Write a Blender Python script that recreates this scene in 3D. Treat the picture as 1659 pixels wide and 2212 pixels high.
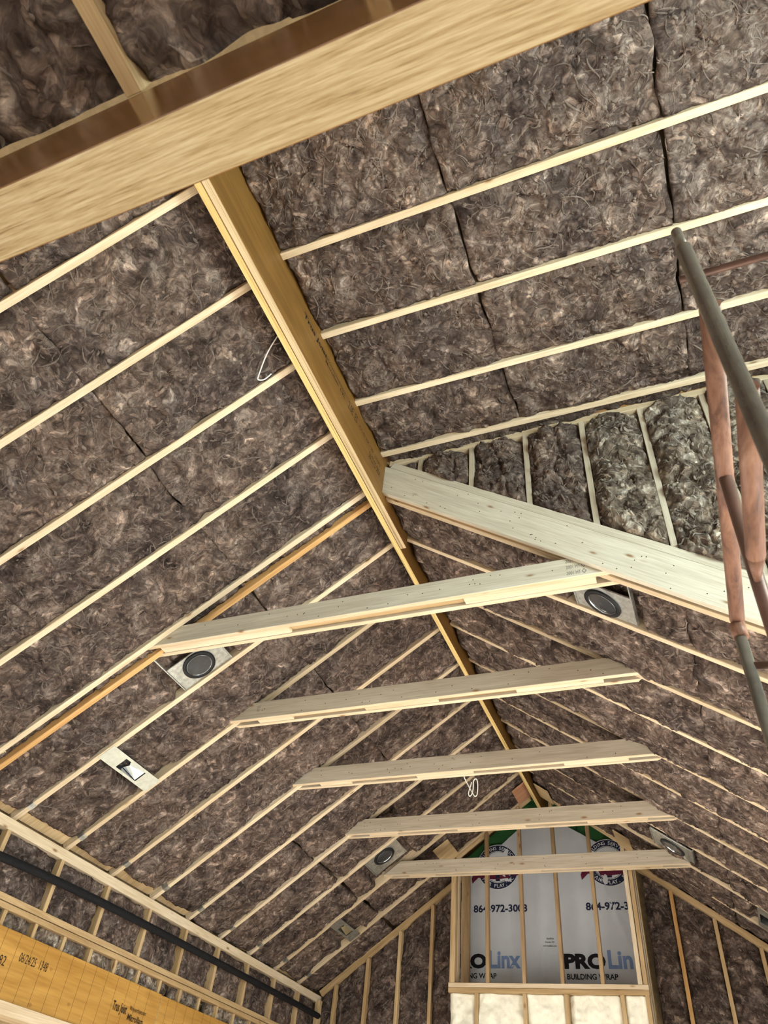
import bpy, bmesh, math, random
import numpy as np
from mathutils import Matrix, Vector

for o in list(bpy.data.objects):
    bpy.data.objects.remove(o)
SC = bpy.context.scene
COL = SC.collection
random.seed(7)

# ------------------------------------------------------------------ camera
cam_d = bpy.data.cameras.new('camera')
cam_d.sensor_fit = 'HORIZONTAL'
cam_d.sensor_width = 36.0
cam_d.lens = 1564.87 / 1659.0 * 36.0
cam_d.clip_start = 0.02
cam_d.dof.use_dof = True
cam_d.dof.focus_distance = 6.0
cam_d.dof.aperture_fstop = 8.8
cam = bpy.data.objects.new('camera', cam_d)
COL.objects.link(cam)
RGT = Vector((0.92772626, 0.36279904, 0.08775448))
DWN = Vector((-0.19567989, 0.6729279, -0.71335644))
FWD = Vector((-0.31785747, 0.64462772, 0.69528536))
m = Matrix((RGT, -DWN, -FWD)).transposed().to_4x4()
m.translation = (0, 0, 1.6)
cam.matrix_world = m
SC.camera = cam

# ------------------------------------------------------------------ light
world = bpy.data.worlds.new('world')
SC.world = world
world.use_nodes = True
bg = world.node_tree.nodes['Background']
bg.inputs[0].default_value = (0.92, 0.97, 1.0, 1)
bg.inputs[1].default_value = 0.28


def area(name, loc, target, sx, sy, watts, col):
    d = bpy.data.lights.new(name, 'AREA')
    d.shape = 'RECTANGLE'
    d.size, d.size_y = sx, sy
    d.energy = watts
    d.color = col
    o = bpy.data.objects.new(name, d)
    COL.objects.link(o)
    v = Vector(target) - Vector(loc)
    o.matrix_world = Matrix.Translation(loc) @ v.to_track_quat('-Z', 'Y').to_matrix().to_4x4()
    return o


# daylight through the dormer windows high on the scaffold side
area('dormer_window_daylight', (2.95, 1.3, 3.9), (-0.6, 2.9, 4.3), 3.2, 1.5, 310, (0.80, 1.0, 0.98))
# added fill lights at made-up openings behind, beside and under the golden header
area('rear_fill_light', (-1.2, -4.2, 1.3), (-1.5, 4.0, 1.6), 5.5, 2.3, 45, (1.0, 0.97, 0.92))
area('side_fill_light', (2.6, 4.6, 1.2), (-3.0, 5.0, 1.0), 4.5, 2.2, 160, (1.0, 0.97, 0.92))
area('under_header_fill_light', (-4.6, 4.6, 1.2), (0.0, 4.6, 0.8), 4.5, 2.2, 160, (1.0, 0.97, 0.92))
sun_d = bpy.data.lights.new('sun', 'SUN')
sun_d.energy = 10.5
sun_d.angle = 0.01
sun_d.color = (1.0, 0.98, 0.95)
sun = bpy.data.objects.new('sun', sun_d)
COL.objects.link(sun)
sun.matrix_world = Vector((-1.0, 0.10, -0.80)).to_track_quat('-Z', 'Y').to_matrix().to_4x4()

SC.view_settings.view_transform = 'Standard'
SC.view_settings.look = 'None'
SC.view_settings.gamma = 1.0
SC.view_settings.use_curve_mapping = False
SC.view_settings.exposure = 0.5
SC.cycles.max_bounces = 5
SC.cycles.diffuse_bounces = 3
SC.cycles.glossy_bounces = 2
SC.cycles.transmission_bounces = 1
SC.cycles.caustics_reflective = False
SC.cycles.caustics_refractive = False
SC.cycles.use_adaptive_sampling = True
SC.cycles.adaptive_threshold = 0.1
SC.cycles.adaptive_min_samples = 10

# ------------------------------------------------------------------ materials


def new_mat(name, rough=0.8, metal=0.0, spec=0.3):
    mt = bpy.data.materials.new(name)
    mt.use_nodes = True
    b = mt.node_tree.nodes['Principled BSDF']
    b.inputs['Roughness'].default_value = rough
    b.inputs['Metallic'].default_value = metal
    b.inputs['Specular IOR Level'].default_value = spec
    return mt, mt.node_tree, b


def N(nt, t, **kw):
    n = nt.nodes.new(t)
    for k, v in kw.items():
        if k in n.inputs.keys():
            n.inputs[k].default_value = v
        else:
            setattr(n, k, v)
    return n


def ramp(nt, src, stops, interp='LINEAR'):
    r = nt.nodes.new('ShaderNodeValToRGB')
    r.color_ramp.interpolation = interp
    e = r.color_ramp.elements
    while len(e) < len(stops):
        e.new(0.5)
    for i, (p, c) in enumerate(stops):
        e[i].position = p
        e[i].color = (c[0], c[1], c[2], 1)
    nt.links.new(src, r.inputs[0])
    return r.outputs[0]


def coords(nt, scale=(1, 1, 1), rnd=37.0):
    tc = nt.nodes.new('ShaderNodeTexCoord')
    oi = nt.nodes.new('ShaderNodeObjectInfo')
    ml = N(nt, 'ShaderNodeMath', operation='MULTIPLY')
    ml.inputs[1].default_value = rnd
    nt.links.new(oi.outputs['Random'], ml.inputs[0])
    ad = N(nt, 'ShaderNodeVectorMath', operation='ADD')
    nt.links.new(tc.outputs['Object'], ad.inputs[0])
    nt.links.new(ml.outputs[0], ad.inputs[1])
    mp = N(nt, 'ShaderNodeMapping')
    mp.inputs['Scale'].default_value = scale
    nt.links.new(ad.outputs[0], mp.inputs[0])
    return mp.outputs[0], oi.outputs['Random'], ad.outputs[0]


def mixc(nt, fac, a, b, mode='MIX'):
    n = nt.nodes.new('ShaderNodeMix')
    n.data_type = 'RGBA'
    n.blend_type = mode
    for s, v in ((n.inputs[0], fac), (n.inputs[6], a), (n.inputs[7], b)):
        if hasattr(v, 'is_linked'):
            nt.links.new(v, s)
        elif isinstance(v, (int, float)):
            s.default_value = v
        else:
            s.default_value = (v[0], v[1], v[2], 1)
    return n.outputs[2]


def bump(nt, b, src, strength, dist):
    n = N(nt, 'ShaderNodeBump')
    n.inputs['Strength'].default_value = strength
    n.inputs['Distance'].default_value = dist
    nt.links.new(src, n.inputs['Height'])
    nt.links.new(n.outputs[0], b.inputs['Normal'])


def insulation(name, dark, mid, lite, tip):
    mt, nt, b = new_mat(name, 1.0, 0, 0.0)
    v, rnd, raw = coords(nt)
    w = N(nt, 'ShaderNodeTexNoise', Scale=7.0, Detail=2.0)
    nt.links.new(v, w.inputs['Vector'])
    sub = N(nt, 'ShaderNodeVectorMath', operation='SUBTRACT')
    nt.links.new(w.outputs['Color'], sub.inputs[0])
    sub.inputs[1].default_value = (.5, .5, .5)
    sc = N(nt, 'ShaderNodeVectorMath', operation='SCALE')
    nt.links.new(sub.outputs[0], sc.inputs[0])
    sc.inputs['Scale'].default_value = 0.22
    ad = N(nt, 'ShaderNodeVectorMath', operation='ADD')
    nt.links.new(v, ad.inputs[0])
    nt.links.new(sc.outputs[0], ad.inputs[1])
    a = N(nt, 'ShaderNodeTexNoise', Scale=9.0, Detail=4.0, Roughness=0.6)
    nt.links.new(ad.outputs[0], a.inputs['Vector'])
    c = ramp(nt, a.outputs['Fac'], [(0.30, dark), (0.46, mid), (0.57, lite), (0.70, tip)])
    f = N(nt, 'ShaderNodeTexNoise', Scale=24.0, Detail=4.0, Roughness=0.62, Distortion=2.4)
    nt.links.new(ad.outputs[0], f.inputs['Vector'])
    fr = ramp(nt, f.outputs['Fac'], [(0.30, (0.58, 0.58, 0.58)), (0.5, (0.96, 0.96, 0.96)), (0.7, (1.52, 1.5, 1.47))])
    c = mixc(nt, 1.0, c, fr, 'MULTIPLY')
    vo = N(nt, 'ShaderNodeTexVoronoi', Scale=27.0, Randomness=1.0)
    nt.links.new(ad.outputs[0], vo.inputs['Vector'])
    sx = nt.nodes.new('ShaderNodeSeparateColor')
    nt.links.new(vo.outputs['Color'], sx.inputs[0])
    vr = ramp(nt, sx.outputs[0], [(0.0, (0.80, 0.80, 0.81)), (0.6, (0.97, 0.97, 0.97)), (0.85, (1.25, 1.24, 1.23)), (1.0, (2.0, 1.96, 1.9))])
    c = mixc(nt, 1.0, c, vr, 'MULTIPLY')
    ve = ramp(nt, vo.outputs['Distance'], [(0.25, (1.05, 1.05, 1.05)), (0.65, (0.78, 0.77, 0.78))])
    c = mixc(nt, 1.0, c, ve, 'MULTIPLY')
    big = N(nt, 'ShaderNodeTexNoise', Scale=2.6, Detail=2.0)
    nt.links.new(v, big.inputs['Vector'])
    br = ramp(nt, big.outputs['Fac'], [(0.33, (0.74, 0.75, 0.78)), (0.66, (1.26, 1.22, 1.17))])
    c = mixc(nt, 1.0, c, br, 'MULTIPLY')
    at = N(nt, 'ShaderNodeAttribute', attribute_name='tone')
    tc = mixc(nt, f.outputs['Fac'], lite, tip)
    c = mixc(nt, at.outputs['Fac'], c, tc)
    nt.links.new(c, b.inputs['Base Color'])
    return mt


M = {}
M['wool'] = insulation('brown_glass_wool', (0.042, 0.031, 0.027), (0.094, 0.069, 0.058), (0.142, 0.108, 0.091), (0.275, 0.222, 0.19))
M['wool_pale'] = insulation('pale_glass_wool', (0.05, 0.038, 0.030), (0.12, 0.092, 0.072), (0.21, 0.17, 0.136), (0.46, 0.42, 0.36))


def wood(name, c_lo, c_hi, knot=(0.25, 0.13, 0.05), knots=True, rough=0.62, spec=0.3, tint=0.35):
    mt, nt, b = new_mat(name, rough, 0, spec)
    v, rnd, raw = coords(nt, (1.6, 26, 26))
    a = N(nt, 'ShaderNodeTexNoise', Scale=1.0, Detail=4.0, Roughness=0.55, Distortion=0.5)
    nt.links.new(v, a.inputs['Vector'])
    c = ramp(nt, a.outputs['Fac'], [(0.32, c_lo), (0.62, c_hi)])
    mp = N(nt, 'ShaderNodeMapping')
    mp.inputs['Scale'].default_value = (5, 160, 160)
    nt.links.new(raw, mp.inputs[0])
    g = N(nt, 'ShaderNodeTexNoise', Scale=1.0, Detail=3.0)
    nt.links.new(mp.outputs[0], g.inputs['Vector'])
    gr = ramp(nt, g.outputs['Fac'], [(0.3, (0.86, 0.82, 0.76)), (0.6, (1.03, 1.03, 1.03))])
    c = mixc(nt, 1.0, c, gr, 'MULTIPLY')
    r2 = ramp(nt, rnd, [(0.0, (1 - tint * .35, 1 - tint * .45, 1 - tint * .6)), (1.0, (1.04, 1.04, 1.04))])
    c = mixc(nt, 1.0, c, r2, 'MULTIPLY')
    if knots:
        mk = N(nt, 'ShaderNodeMapping')
        mk.inputs['Scale'].default_value = (3.3, 9, 9)
        nt.links.new(raw, mk.inputs[0])
        vo = N(nt, 'ShaderNodeTexVoronoi', Scale=1.0, Randomness=1.0)
        nt.links.new(mk.outputs[0], vo.inputs['Vector'])
        kf = ramp(nt, vo.outputs['Distance'], [(0.05, (0.9, 0.9, 0.9)), (0.10, (0.25, 0.25, 0.25)), (0.15, (0, 0, 0))])
        c = mixc(nt, kf, c, knot)
    nt.links.new(c, b.inputs['Base Color'])
    bump(nt, b, g.outputs['Fac'], 0.12, 0.003)
    return mt


M['pine'] = wood('pale_pine', (0.62, 0.49, 0.33), (0.74, 0.615, 0.455))
M['pine_face_shaded'] = wood('shaded_pine', (0.44, 0.375, 0.29), (0.55, 0.485, 0.39), tint=0.2)  # greyer pine with the shade of upright faces painted into its colour
M['pine_orange'] = wood('orange_pine', (0.50, 0.27, 0.10), (0.66, 0.40, 0.17), tint=0.2)
M['pine_tan'] = wood('tan_spruce', (0.45, 0.31, 0.16), (0.62, 0.46, 0.27), tint=0.6)
M['stud_shaded'] = wood('shaded_stud', (0.33, 0.22, 0.12), (0.46, 0.33, 0.19), tint=0.4)  # darker tan, the shade inside the chase put into the stud colour
M['pine_lit'] = wood('window_lit_pine', (0.52, 0.465, 0.375), (0.63, 0.58, 0.48), tint=0.1)  # paler, cooler pine: window light on these boards painted into the colour
M['plywood'] = wood('plywood', (0.55, 0.40, 0.22), (0.70, 0.54, 0.33), knots=False)
M['plywood_pink'] = wood('reddish_plywood', (0.42, 0.20, 0.11), (0.55, 0.29, 0.17), knots=False, tint=0.1)


def lvl_side(name, lo, hi, rough, spec, seams=False):
    mt, nt, b = new_mat(name, rough, 0, spec)
    v, rnd, raw = coords(nt, (1.2, 9, 9))
    a = N(nt, 'ShaderNodeTexNoise', Scale=1.0, Detail=5.0, Roughness=0.6, Distortion=0.8)
    nt.links.new(v, a.inputs['Vector'])
    c = ramp(nt, a.outputs['Fac'], [(0.3, lo), (0.65, hi)])
    mp = N(nt, 'ShaderNodeMapping')
    mp.inputs['Scale'].default_value = (3, 60, 60)
    nt.links.new(raw, mp.inputs[0])
    g = N(nt, 'ShaderNodeTexNoise', Scale=1.0, Detail=3.0)
    nt.links.new(mp.outputs[0], g.inputs['Vector'])
    gr = ramp(nt, g.outputs['Fac'], [(0.3, (0.85, 0.83, 0.8)), (0.65, (1.06, 1.06, 1.06))])
    c = mixc(nt, 1.0, c, gr, 'MULTIPLY')
    if seams:
        sp = N(nt, 'ShaderNodeTexVoronoi', Scale=1.0)
        mk = N(nt, 'ShaderNodeMapping')
        mk.inputs['Scale'].default_value = (4.2, 7, 7)
        nt.links.new(raw, mk.inputs[0])
        nt.links.new(mk.outputs[0], sp.inputs['Vector'])
        kf = ramp(nt, sp.outputs['Distance'], [(0.06, (0.55, 0.55, 0.55)), (0.12, (0, 0, 0))])
        c = mixc(nt, kf, c, (0.22, 0.09, 0.02))
    nt.links.new(c, b.inputs['Base Color'])
    return mt


M['lvl_side'] = lvl_side('veneer_face_amber', (0.155, 0.074, 0.018), (0.215, 0.108, 0.027), 0.5, 0.3)
M['lvl_dark'] = lvl_side('veneer_face_brown', (0.17, 0.075, 0.02), (0.25, 0.12, 0.035), 0.22, 0.6)
M['lvl_head'] = lvl_side('veneer_face_golden', (0.40, 0.20, 0.04), (0.54, 0.30, 0.075), 0.45, 0.4, True)


def lvl_edge(name, stops, sc):
    mt, nt, b = new_mat(name, 0.6, 0, 0.3)
    v, rnd, raw = coords(nt, sc)
    a = N(nt, 'ShaderNodeTexNoise', Scale=1.0, Detail=5.0, Roughness=0.65)
    nt.links.new(v, a.inputs['Vector'])
    c = ramp(nt, a.outputs['Fac'], stops)
    nt.links.new(c, b.inputs['Base Color'])
    bump(nt, b, a.outputs['Fac'], 0.15, 0.002)
    return mt


M['lvl_edge'] = lvl_edge('veneer_edge_yellow', [(0.30, (0.34, 0.20, 0.06)), (0.42, (0.62, 0.44, 0.17)), (0.6, (0.76, 0.58, 0.26)), (0.75, (0.82, 0.68, 0.38))], (0.9, 75, 75))
M['lvl_layers'] = lvl_edge('veneer_edge_layered', [(0.38, (0.20, 0.12, 0.05)), (0.45, (0.55, 0.40, 0.22)), (0.58, (0.70, 0.56, 0.36)), (0.66, (0.36, 0.24, 0.12))], (0.35, 150, 150))
M['beam_under'] = lvl_edge('veneer_edge_straw', [(0.30, (0.22, 0.14, 0.06)), (0.42, (0.38, 0.265, 0.13)), (0.54, (0.46, 0.35, 0.195)), (0.72, (0.56, 0.455, 0.285))], (8, 190, 190))


def plain(name, col, rough=0.7, metal=0.0, spec=0.3, noise=0.0, nscale=12.0, bmp=0.0, sc=(1, 1, 1)):
    mt, nt, b = new_mat(name, rough, metal, spec)
    v, rnd, raw = coords(nt, sc)
    a = N(nt, 'ShaderNodeTexNoise', Scale=nscale, Detail=5.0, Roughness=0.6)
    nt.links.new(v, a.inputs['Vector'])
    lo = [x * (1 - noise) for x in col]
    hi = [min(1.0, x * (1 + noise)) for x in col]
    nt.links.new(ramp(nt, a.outputs['Fac'], [(0.3, lo), (0.7, hi)]), b.inputs['Base Color'])
    if bmp:
        bump(nt, b, a.outputs['Fac'], 0.5, bmp)
    return mt


M['galv'] = plain('galvanised_steel', (0.62, 0.63, 0.60), 0.38, 0.85, 0.5, 0.28, 30)
M['galv_matt'] = plain('dull_galvanised_steel', (0.60, 0.60, 0.52), 0.55, 0.35, 0.5, 0.12, 25)
M['bright'] = plain('bright_reflector', (0.55, 0.60, 0.62), 0.12, 1.0, 0.5, 0.1)
M['gasket'] = plain('black_gasket', (0.012, 0.012, 0.014), 0.55)
M['lens'] = plain('smoked_lens', (0.05, 0.05, 0.055), 0.08, 0.0, 0.9, 0.4, 3.0)
M['void'] = plain('dark_housing', (0.06, 0.065, 0.065), 0.3, 0.6, 0.5, 0.3)
M['hose'] = plain('black_foam', (0.010, 0.010, 0.012), 0.8, 0, 0.2, 0.3, 60, 0.004)
M['wire'] = plain('white_cable', (0.80, 0.79, 0.74), 0.45)
M['wrap'] = plain('grey_white_wrap', (0.50, 0.525, 0.565), 0.5, 0, 0.35, 0.06, 3.0, 0.01)
M['green'] = plain('green_sheathing', (0.022, 0.10, 0.032), 0.55, 0, 0.3, 0.15, 5.0)
M['green_dark'] = plain('dark_green_print', (0.010, 0.045, 0.03), 0.6)
M['foam'] = plain('cream_spray_foam', (0.90, 0.86, 0.72), 0.75, 0, 0.3, 0.10, 9.0, 0.02)
M['ink'] = plain('black_ink', (0.012, 0.012, 0.014), 0.7, 0, 0.1)
M['ink_soft'] = plain('faded_ink', (0.055, 0.035, 0.02), 0.8, 0, 0.1)
M['ink_grey'] = plain('grey_stamp_ink', (0.13, 0.13, 0.12), 0.8, 0, 0.1)
M['navy'] = plain('navy_ink', (0.012, 0.016, 0.045), 0.6, 0, 0.2)
M['blue'] = plain('pale_blue_ink', (0.16, 0.235, 0.42), 0.6, 0, 0.2)
M['maroon'] = plain('maroon_ink', (0.11, 0.012, 0.035), 0.6, 0, 0.2)
M['white'] = plain('white_print', (0.58, 0.60, 0.63), 0.5, 0, 0.2)
M['subfloor'] = plain('plywood_subfloor', (0.66, 0.62, 0.54), 0.7, 0, 0.3, 0.15, 2.0)
M['osb'] = plain('roof_sheathing_board', (0.40, 0.29, 0.16), 0.8, 0, 0.2, 0.25, 20.0)
M['grey_pipe'] = plain('worn_grey_pipe', (0.17, 0.145, 0.115), 0.26, 0.35, 0.6, 0.35, 7.0)


def rust():
    mt, nt, b = new_mat('rusty_steel_tube', 0.55, 0.1, 0.45)
    v, rnd, raw = coords(nt, (6, 22, 22))
    a = N(nt, 'ShaderNodeTexNoise', Scale=1.0, Detail=7.0, Roughness=0.7, Distortion=0.6)
    nt.links.new(v, a.inputs['Vector'])
    c = ramp(nt, a.outputs['Fac'], [(0.30, (0.06, 0.027, 0.018)), (0.45, (0.19, 0.088, 0.054)), (0.6, (0.31, 0.155, 0.098)), (0.75, (0.42, 0.26, 0.18))])
    nt.links.new(c, b.inputs['Base Color'])
    bump(nt, b, a.outputs['Fac'], 0.2, 0.004)
    return mt


M['rust'] = rust()
M['rust_dark'] = plain('dark_rusty_tube', (0.14, 0.075, 0.055), 0.45, 0.3, 0.5, 0.4, 8.0)

# ------------------------------------------------------------------ object helpers
WM = {}


def link(name, me, mats, mtx=None, parent=None):
    o = bpy.data.objects.new(name, me)
    COL.objects.link(o)
    if me is not None:
        if not isinstance(mats, (list, tuple)):
            mats = [mats]
        if len(me.materials) == 0:
            for x in mats:
                me.materials.append(x)
    mtx = mtx or Matrix.Identity(4)
    WM[o] = mtx.copy()
    if parent is not None:
        o.parent = parent
        o.matrix_basis = WM[parent].inverted() @ mtx
    else:
        o.matrix_basis = mtx
    return o


def tag(o, label, cat=None, group=None, kind=None):
    o['label'] = label
    if cat:
        o['category'] = cat
    if group:
        o['group'] = group
    if kind:
        o['kind'] = kind
    return o


def root(name, loc, label, cat, group=None, kind=None, mtx=None):
    o = link(name, None, None, mtx or Matrix.Translation(loc))
    o.empty_display_size = 0.1
    return tag(o, label, cat, group, kind)


def frame(P, d, n):
    """matrix: x along d, z along n (up, away from the room), origin P"""
    d = Vector(d).normalized()
    n = Vector(n).normalized()
    y = n.cross(d)
    mt = Matrix((d, y, n)).transposed().to_4x4()
    mt.translation = P
    return mt


def hexa(L, w, h, c0=0.0, c1=0.0, bev=0.0025, y0=None, mat_rule=None):
    """box from x 0..L, y centred (or y0..y0+w), z 0..h; upper edge cut back by c0 / c1 at the ends"""
    a = -w / 2 if y0 is None else y0
    b = a + w
    vs = [(0, a, 0), (L, a, 0), (L, b, 0), (0, b, 0), (c0, a, h), (L - c1, a, h), (L - c1, b, h), (c0, b, h)]
    fs = [(3, 2, 1, 0), (4, 5, 6, 7), (0, 1, 5, 4), (1, 2, 6, 5), (2, 3, 7, 6), (3, 0, 4, 7)]
    me = bpy.data.meshes.new('board')
    me.from_pydata(vs, [], fs)
    if mat_rule:
        for p, i in zip(me.polygons, mat_rule):
            p.material_index = i
    if bev:
        bm = bmesh.new()
        bm.from_mesh(me)
        bmesh.ops.bevel(bm, geom=bm.edges[:], offset=bev, segments=1, affect='EDGES')
        bm.to_mesh(me)
        bm.free()
    me.update()
    return me


def board(name, A, d, L, n, w, h, mats, label=None, cat=None, group=None, parent=None, c0=0, c1=0, y0=None, rule=None, bev=0.0025, kind=None):
    o = link(name, hexa(L, w, h, c0, c1, bev, y0, rule), mats, frame(Vector(A), d, n), parent)
    if label:
        tag(o, label, cat, group, kind)
    return o


def box(name, lo, hi, mats, parent=None, label=None, cat=None, group=None, kind=None, bev=0.0025, along='x', rule=None):
    """axis-aligned board; its grain runs along the given axis"""
    lo, hi = Vector(lo), Vector(hi)
    s = hi - lo
    c = (lo + hi) / 2
    if along == 'x':
        return board(name, (lo.x, c.y, lo.z), (1, 0, 0), s.x, (0, 0, 1), s.y, s.z, mats, label, cat, group, parent, kind=kind, bev=bev, rule=rule)
    if along == 'y':
        return board(name, (c.x, lo.y, lo.z), (0, 1, 0), s.y, (0, 0, 1), s.x, s.z, mats, label, cat, group, parent, kind=kind, bev=bev, rule=rule)
    return board(name, (c.x, hi.y, lo.z), (0, 0, 1), s.z, (0, -1, 0), s.x, s.y, mats, label, cat, group, parent, kind=kind, bev=bev, rule=rule)


def tube_mesh(pts, r, seg=14, caps=True, r_end=None):
    pts = [Vector(p) for p in pts]
    vs, fs = [], []
    ref = None
    for i, p in enumerate(pts):
        t = (pts[min(i + 1, len(pts) - 1)] - pts[max(i - 1, 0)]).normalized()
        if ref is None:
            ref = t.orthogonal().normalized()
        ref = (ref - t * ref.dot(t)).normalized()
        b = t.cross(ref)
        rr = r if r_end is None else r + (r_end - r) * i / (len(pts) - 1)
        for k in range(seg):
            a = 2 * math.pi * k / seg
            vs.append(p + (ref * math.cos(a) + b * math.sin(a)) * rr)
    for i in range(len(pts) - 1):
        for k in range(seg):
            k2 = (k + 1) % seg
            fs.append((i * seg + k, i * seg + k2, (i + 1) * seg + k2, (i + 1) * seg + k))
    if caps:
        fs.append(tuple(range(seg - 1, -1, -1)))
        fs.append(tuple((len(pts) - 1) * seg + k for k in range(seg)))
    me = bpy.data.meshes.new('tube')
    me.from_pydata(vs, [], fs)
    for p in me.polygons:
        p.use_smooth = len(p.vertices) == 4
    return me


def smooth_path(pts, n=8):
    pts = [Vector(p) for p in pts]
    out = []
    for i in range(len(pts) - 1):
        p0, p1, p2, p3 = pts[max(i - 1, 0)], pts[i], pts[i + 1], pts[min(i + 2, len(pts) - 1)]
        for k in range(n):
            t = k / n
            out.append(0.5 * ((2 * p1) + (p2 - p0) * t + (2 * p0 - 5 * p1 + 4 * p2 - p3) * t * t + (3 * p1 - p0 - 3 * p2 + p3) * t ** 3))
    out.append(pts[-1])
    return out


ORD = ['zeroth', 'first', 'second', 'third', 'fourth', 'fifth', 'sixth', 'seventh', 'eighth', 'ninth', 'tenth', 'eleventh', 'twelfth', 'thirteenth', 'fourteenth', 'fifteenth']

# ------------------------------------------------------------------ glass-wool batts
TAB = np.random.RandomState(11).rand(128, 128)


def vn(x, y, s):
    x = x + s * 17.31
    y = y + s * 9.77
    xi = np.floor(x).astype(int)
    yi = np.floor(y).astype(int)
    fx = x - xi
    fy = y - yi
    fx = fx * fx * (3 - 2 * fx)
    fy = fy * fy * (3 - 2 * fy)
    a = TAB[xi % 128, yi % 128]
    b = TAB[(xi + 1) % 128, yi % 128]
    c = TAB[xi % 128, (yi + 1) % 128]
    d = TAB[(xi + 1) % 128, (yi + 1) % 128]
    return (a * (1 - fx) + b * fx) * (1 - fy) + (c * (1 - fx) + d * fx) * fy - 0.5


def batt_mesh(lu, lv, seed, res=0.014, wisps=300, bulge=0.02, recess=0.012, rough=1.0, dents=(), slant=0.0, thick=0.05, wl=(0.04, 0.15)):
    """a batt seen on its -z side; x along its length, y across"""
    nu = max(4, int(lu / res))
    nv = max(4, int(lv / res))
    U, V = np.meshgrid(np.linspace(-.5, .5, nu), np.linspace(-.5, .5, nv), indexing='ij')

    def surf(x, y):
        wx = x + 0.05 * vn(x * 9, y * 9, seed + 1) + 0.02 * vn(x * 30, y * 30, seed + 2)
        wy = y + 0.05 * vn(x * 9, y * 9, seed + 3) + 0.02 * vn(x * 30, y * 30, seed + 4)
        h = 0.030 * vn(wx * 4.5, wy * 4.5, seed) + 0.028 * vn(wx * 11, wy * 11, seed + 5)
        h += 0.018 * (np.abs(vn(wx * 20, wy * 20, seed + 6)) - .2) + 0.012 * vn(wx * 42, wy * 42, seed + 7) + 0.007 * vn(wx * 90, wy * 90, seed + 8)
        cr = np.abs(vn(wx * 5.0, wy * 5.0, seed + 9))
        h -= 0.020 * np.clip(1 - cr / 0.035, 0, 1)
        h *= rough
        ev = np.clip(np.abs(y) / (lv / 2), 0, 1)
        eu = np.clip((lu / 2 - np.abs(x)) / 0.05, 0, 1)
        h = h + bulge * (1 - ev ** 4) - 0.008 * ev ** 8 - 0.011 * (1 - eu) ** 2
        for (a, b, c, d, dep) in dents:
            k = np.clip(np.minimum(np.minimum(x - a, b - x), np.minimum(y - c, d - y)) / 0.02 + 1, 0, 1)
            h = h - dep * k - np.clip(h, 0, 1) * k
        return h - recess - 0.008

    X = U * lu
    Y = V * lv
    edge = 0.03 * vn(Y * 7 + 3.3 * np.sign(U), Y * 0 + seed, seed + 12)
    H = surf(X, Y)
    Xs = X + edge * np.clip((np.abs(U) - .42) / .08, 0, 1)
    if slant:
        Xs = Xs + np.clip(U + .5, 0, 1) * slant * Y
    verts = np.stack([Xs, Y, -H], -1).reshape(-1, 3)
    idx = np.arange(nu * nv).reshape(nu, nv)
    quads = np.stack([idx[:-1, :-1], idx[:-1, 1:], idx[1:, 1:], idx[1:, :-1]], -1).reshape(-1, 4)
    # skirt
    loop = np.concatenate([idx[:, 0], idx[-1, 1:], idx[-2::-1, -1], idx[0, -2:0:-1]])
    sk = verts[loop].copy()
    sk[:, 2] = np.maximum(sk[:, 2] + 0.02, thick)
    n0 = len(verts)
    verts = np.concatenate([verts, sk])
    a = np.arange(len(loop))
    b = (a + 1) % len(loop)
    quads = np.concatenate([quads, np.stack([loop[a], loop[b], n0 + b, n0 + a], -1)])
    tone = np.zeros(len(verts))
    if wisps:
        rs = np.random.RandomState(seed + 500)
        P = 8
        cx = rs.uniform(-.47, .47, wisps) * lu
        cy = rs.uniform(-.45, .45, wisps) * lv
        flake = rs.rand(wisps) < 0.6
        ln = np.where(flake, rs.uniform(0.018, 0.05, wisps), rs.uniform(wl[0], wl[1], wisps) * (0.7 + 0.9 * rs.rand(wisps)))
        th = 5.0 * np.pi * vn(cx * 3.2, cy * 3.2, seed + 21) + rs.normal(0, 0.75, wisps)
        cv = rs.normal(0, 1.1, wisps)
        c2 = rs.normal(0, 0.45, wisps)
        wd = np.where(flake, rs.uniform(0.0035, 0.0095, wisps), rs.uniform(0.0014, 0.0050, wisps))
        lift = np.where(flake, rs.uniform(0.001, 0.004, wisps), rs.uniform(0.0005, 0.0045, wisps))
        tn = np.where(flake, rs.rand(wisps) ** 1.7 * 0.8, rs.rand(wisps) ** 1.6 * 0.78)
        tt = np.linspace(0, 1, P)
        px = np.zeros((wisps, P))
        py = np.zeros((wisps, P))
        an = np.zeros((wisps, P))
        for i in range(P):
            an[:, i] = th + cv * tt[i] + c2 * np.sin(tt[i] * 5 + th)
            if i:
                px[:, i] = px[:, i - 1] + np.cos(an[:, i]) * ln / (P - 1)
                py[:, i] = py[:, i - 1] + np.sin(an[:, i]) * ln / (P - 1)
        px = np.clip(px + cx[:, None], -lu / 2 + .004, lu / 2 - .004)
        py = np.clip(py + cy[:, None], -lv / 2 + .004, lv / 2 - .004)
        hz = surf(px, py)
        xs = px + (np.clip(px / lu + .5, 0, 1) * slant * py if slant else 0)
        up = lift[:, None] * (0.4 + np.sin(tt * np.pi))[None, :]
        w = wd[:, None] * (0.25 + np.sin(np.clip(tt * 1.05, 0, 1) * np.pi))[None, :]
        nx, ny = -np.sin(an), np.cos(an)
        L = np.stack([xs + nx * w, py + ny * w, -(hz + up * .4 - .001)], -1)
        C = np.stack([xs, py, -(hz + up + w * .6)], -1)
        R = np.stack([xs - nx * w, py - ny * w, -(hz + up * .4 - .001)], -1)
        G = np.stack([L, C, R], 2)
        n1 = len(verts)
        gi = n1 + np.arange(wisps * P * 3).reshape(wisps, P, 3)
        q = np.stack([gi[:, :-1, :-1], gi[:, :-1, 1:], gi[:, 1:, 1:], gi[:, 1:, :-1]], -1).reshape(-1, 4)
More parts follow.
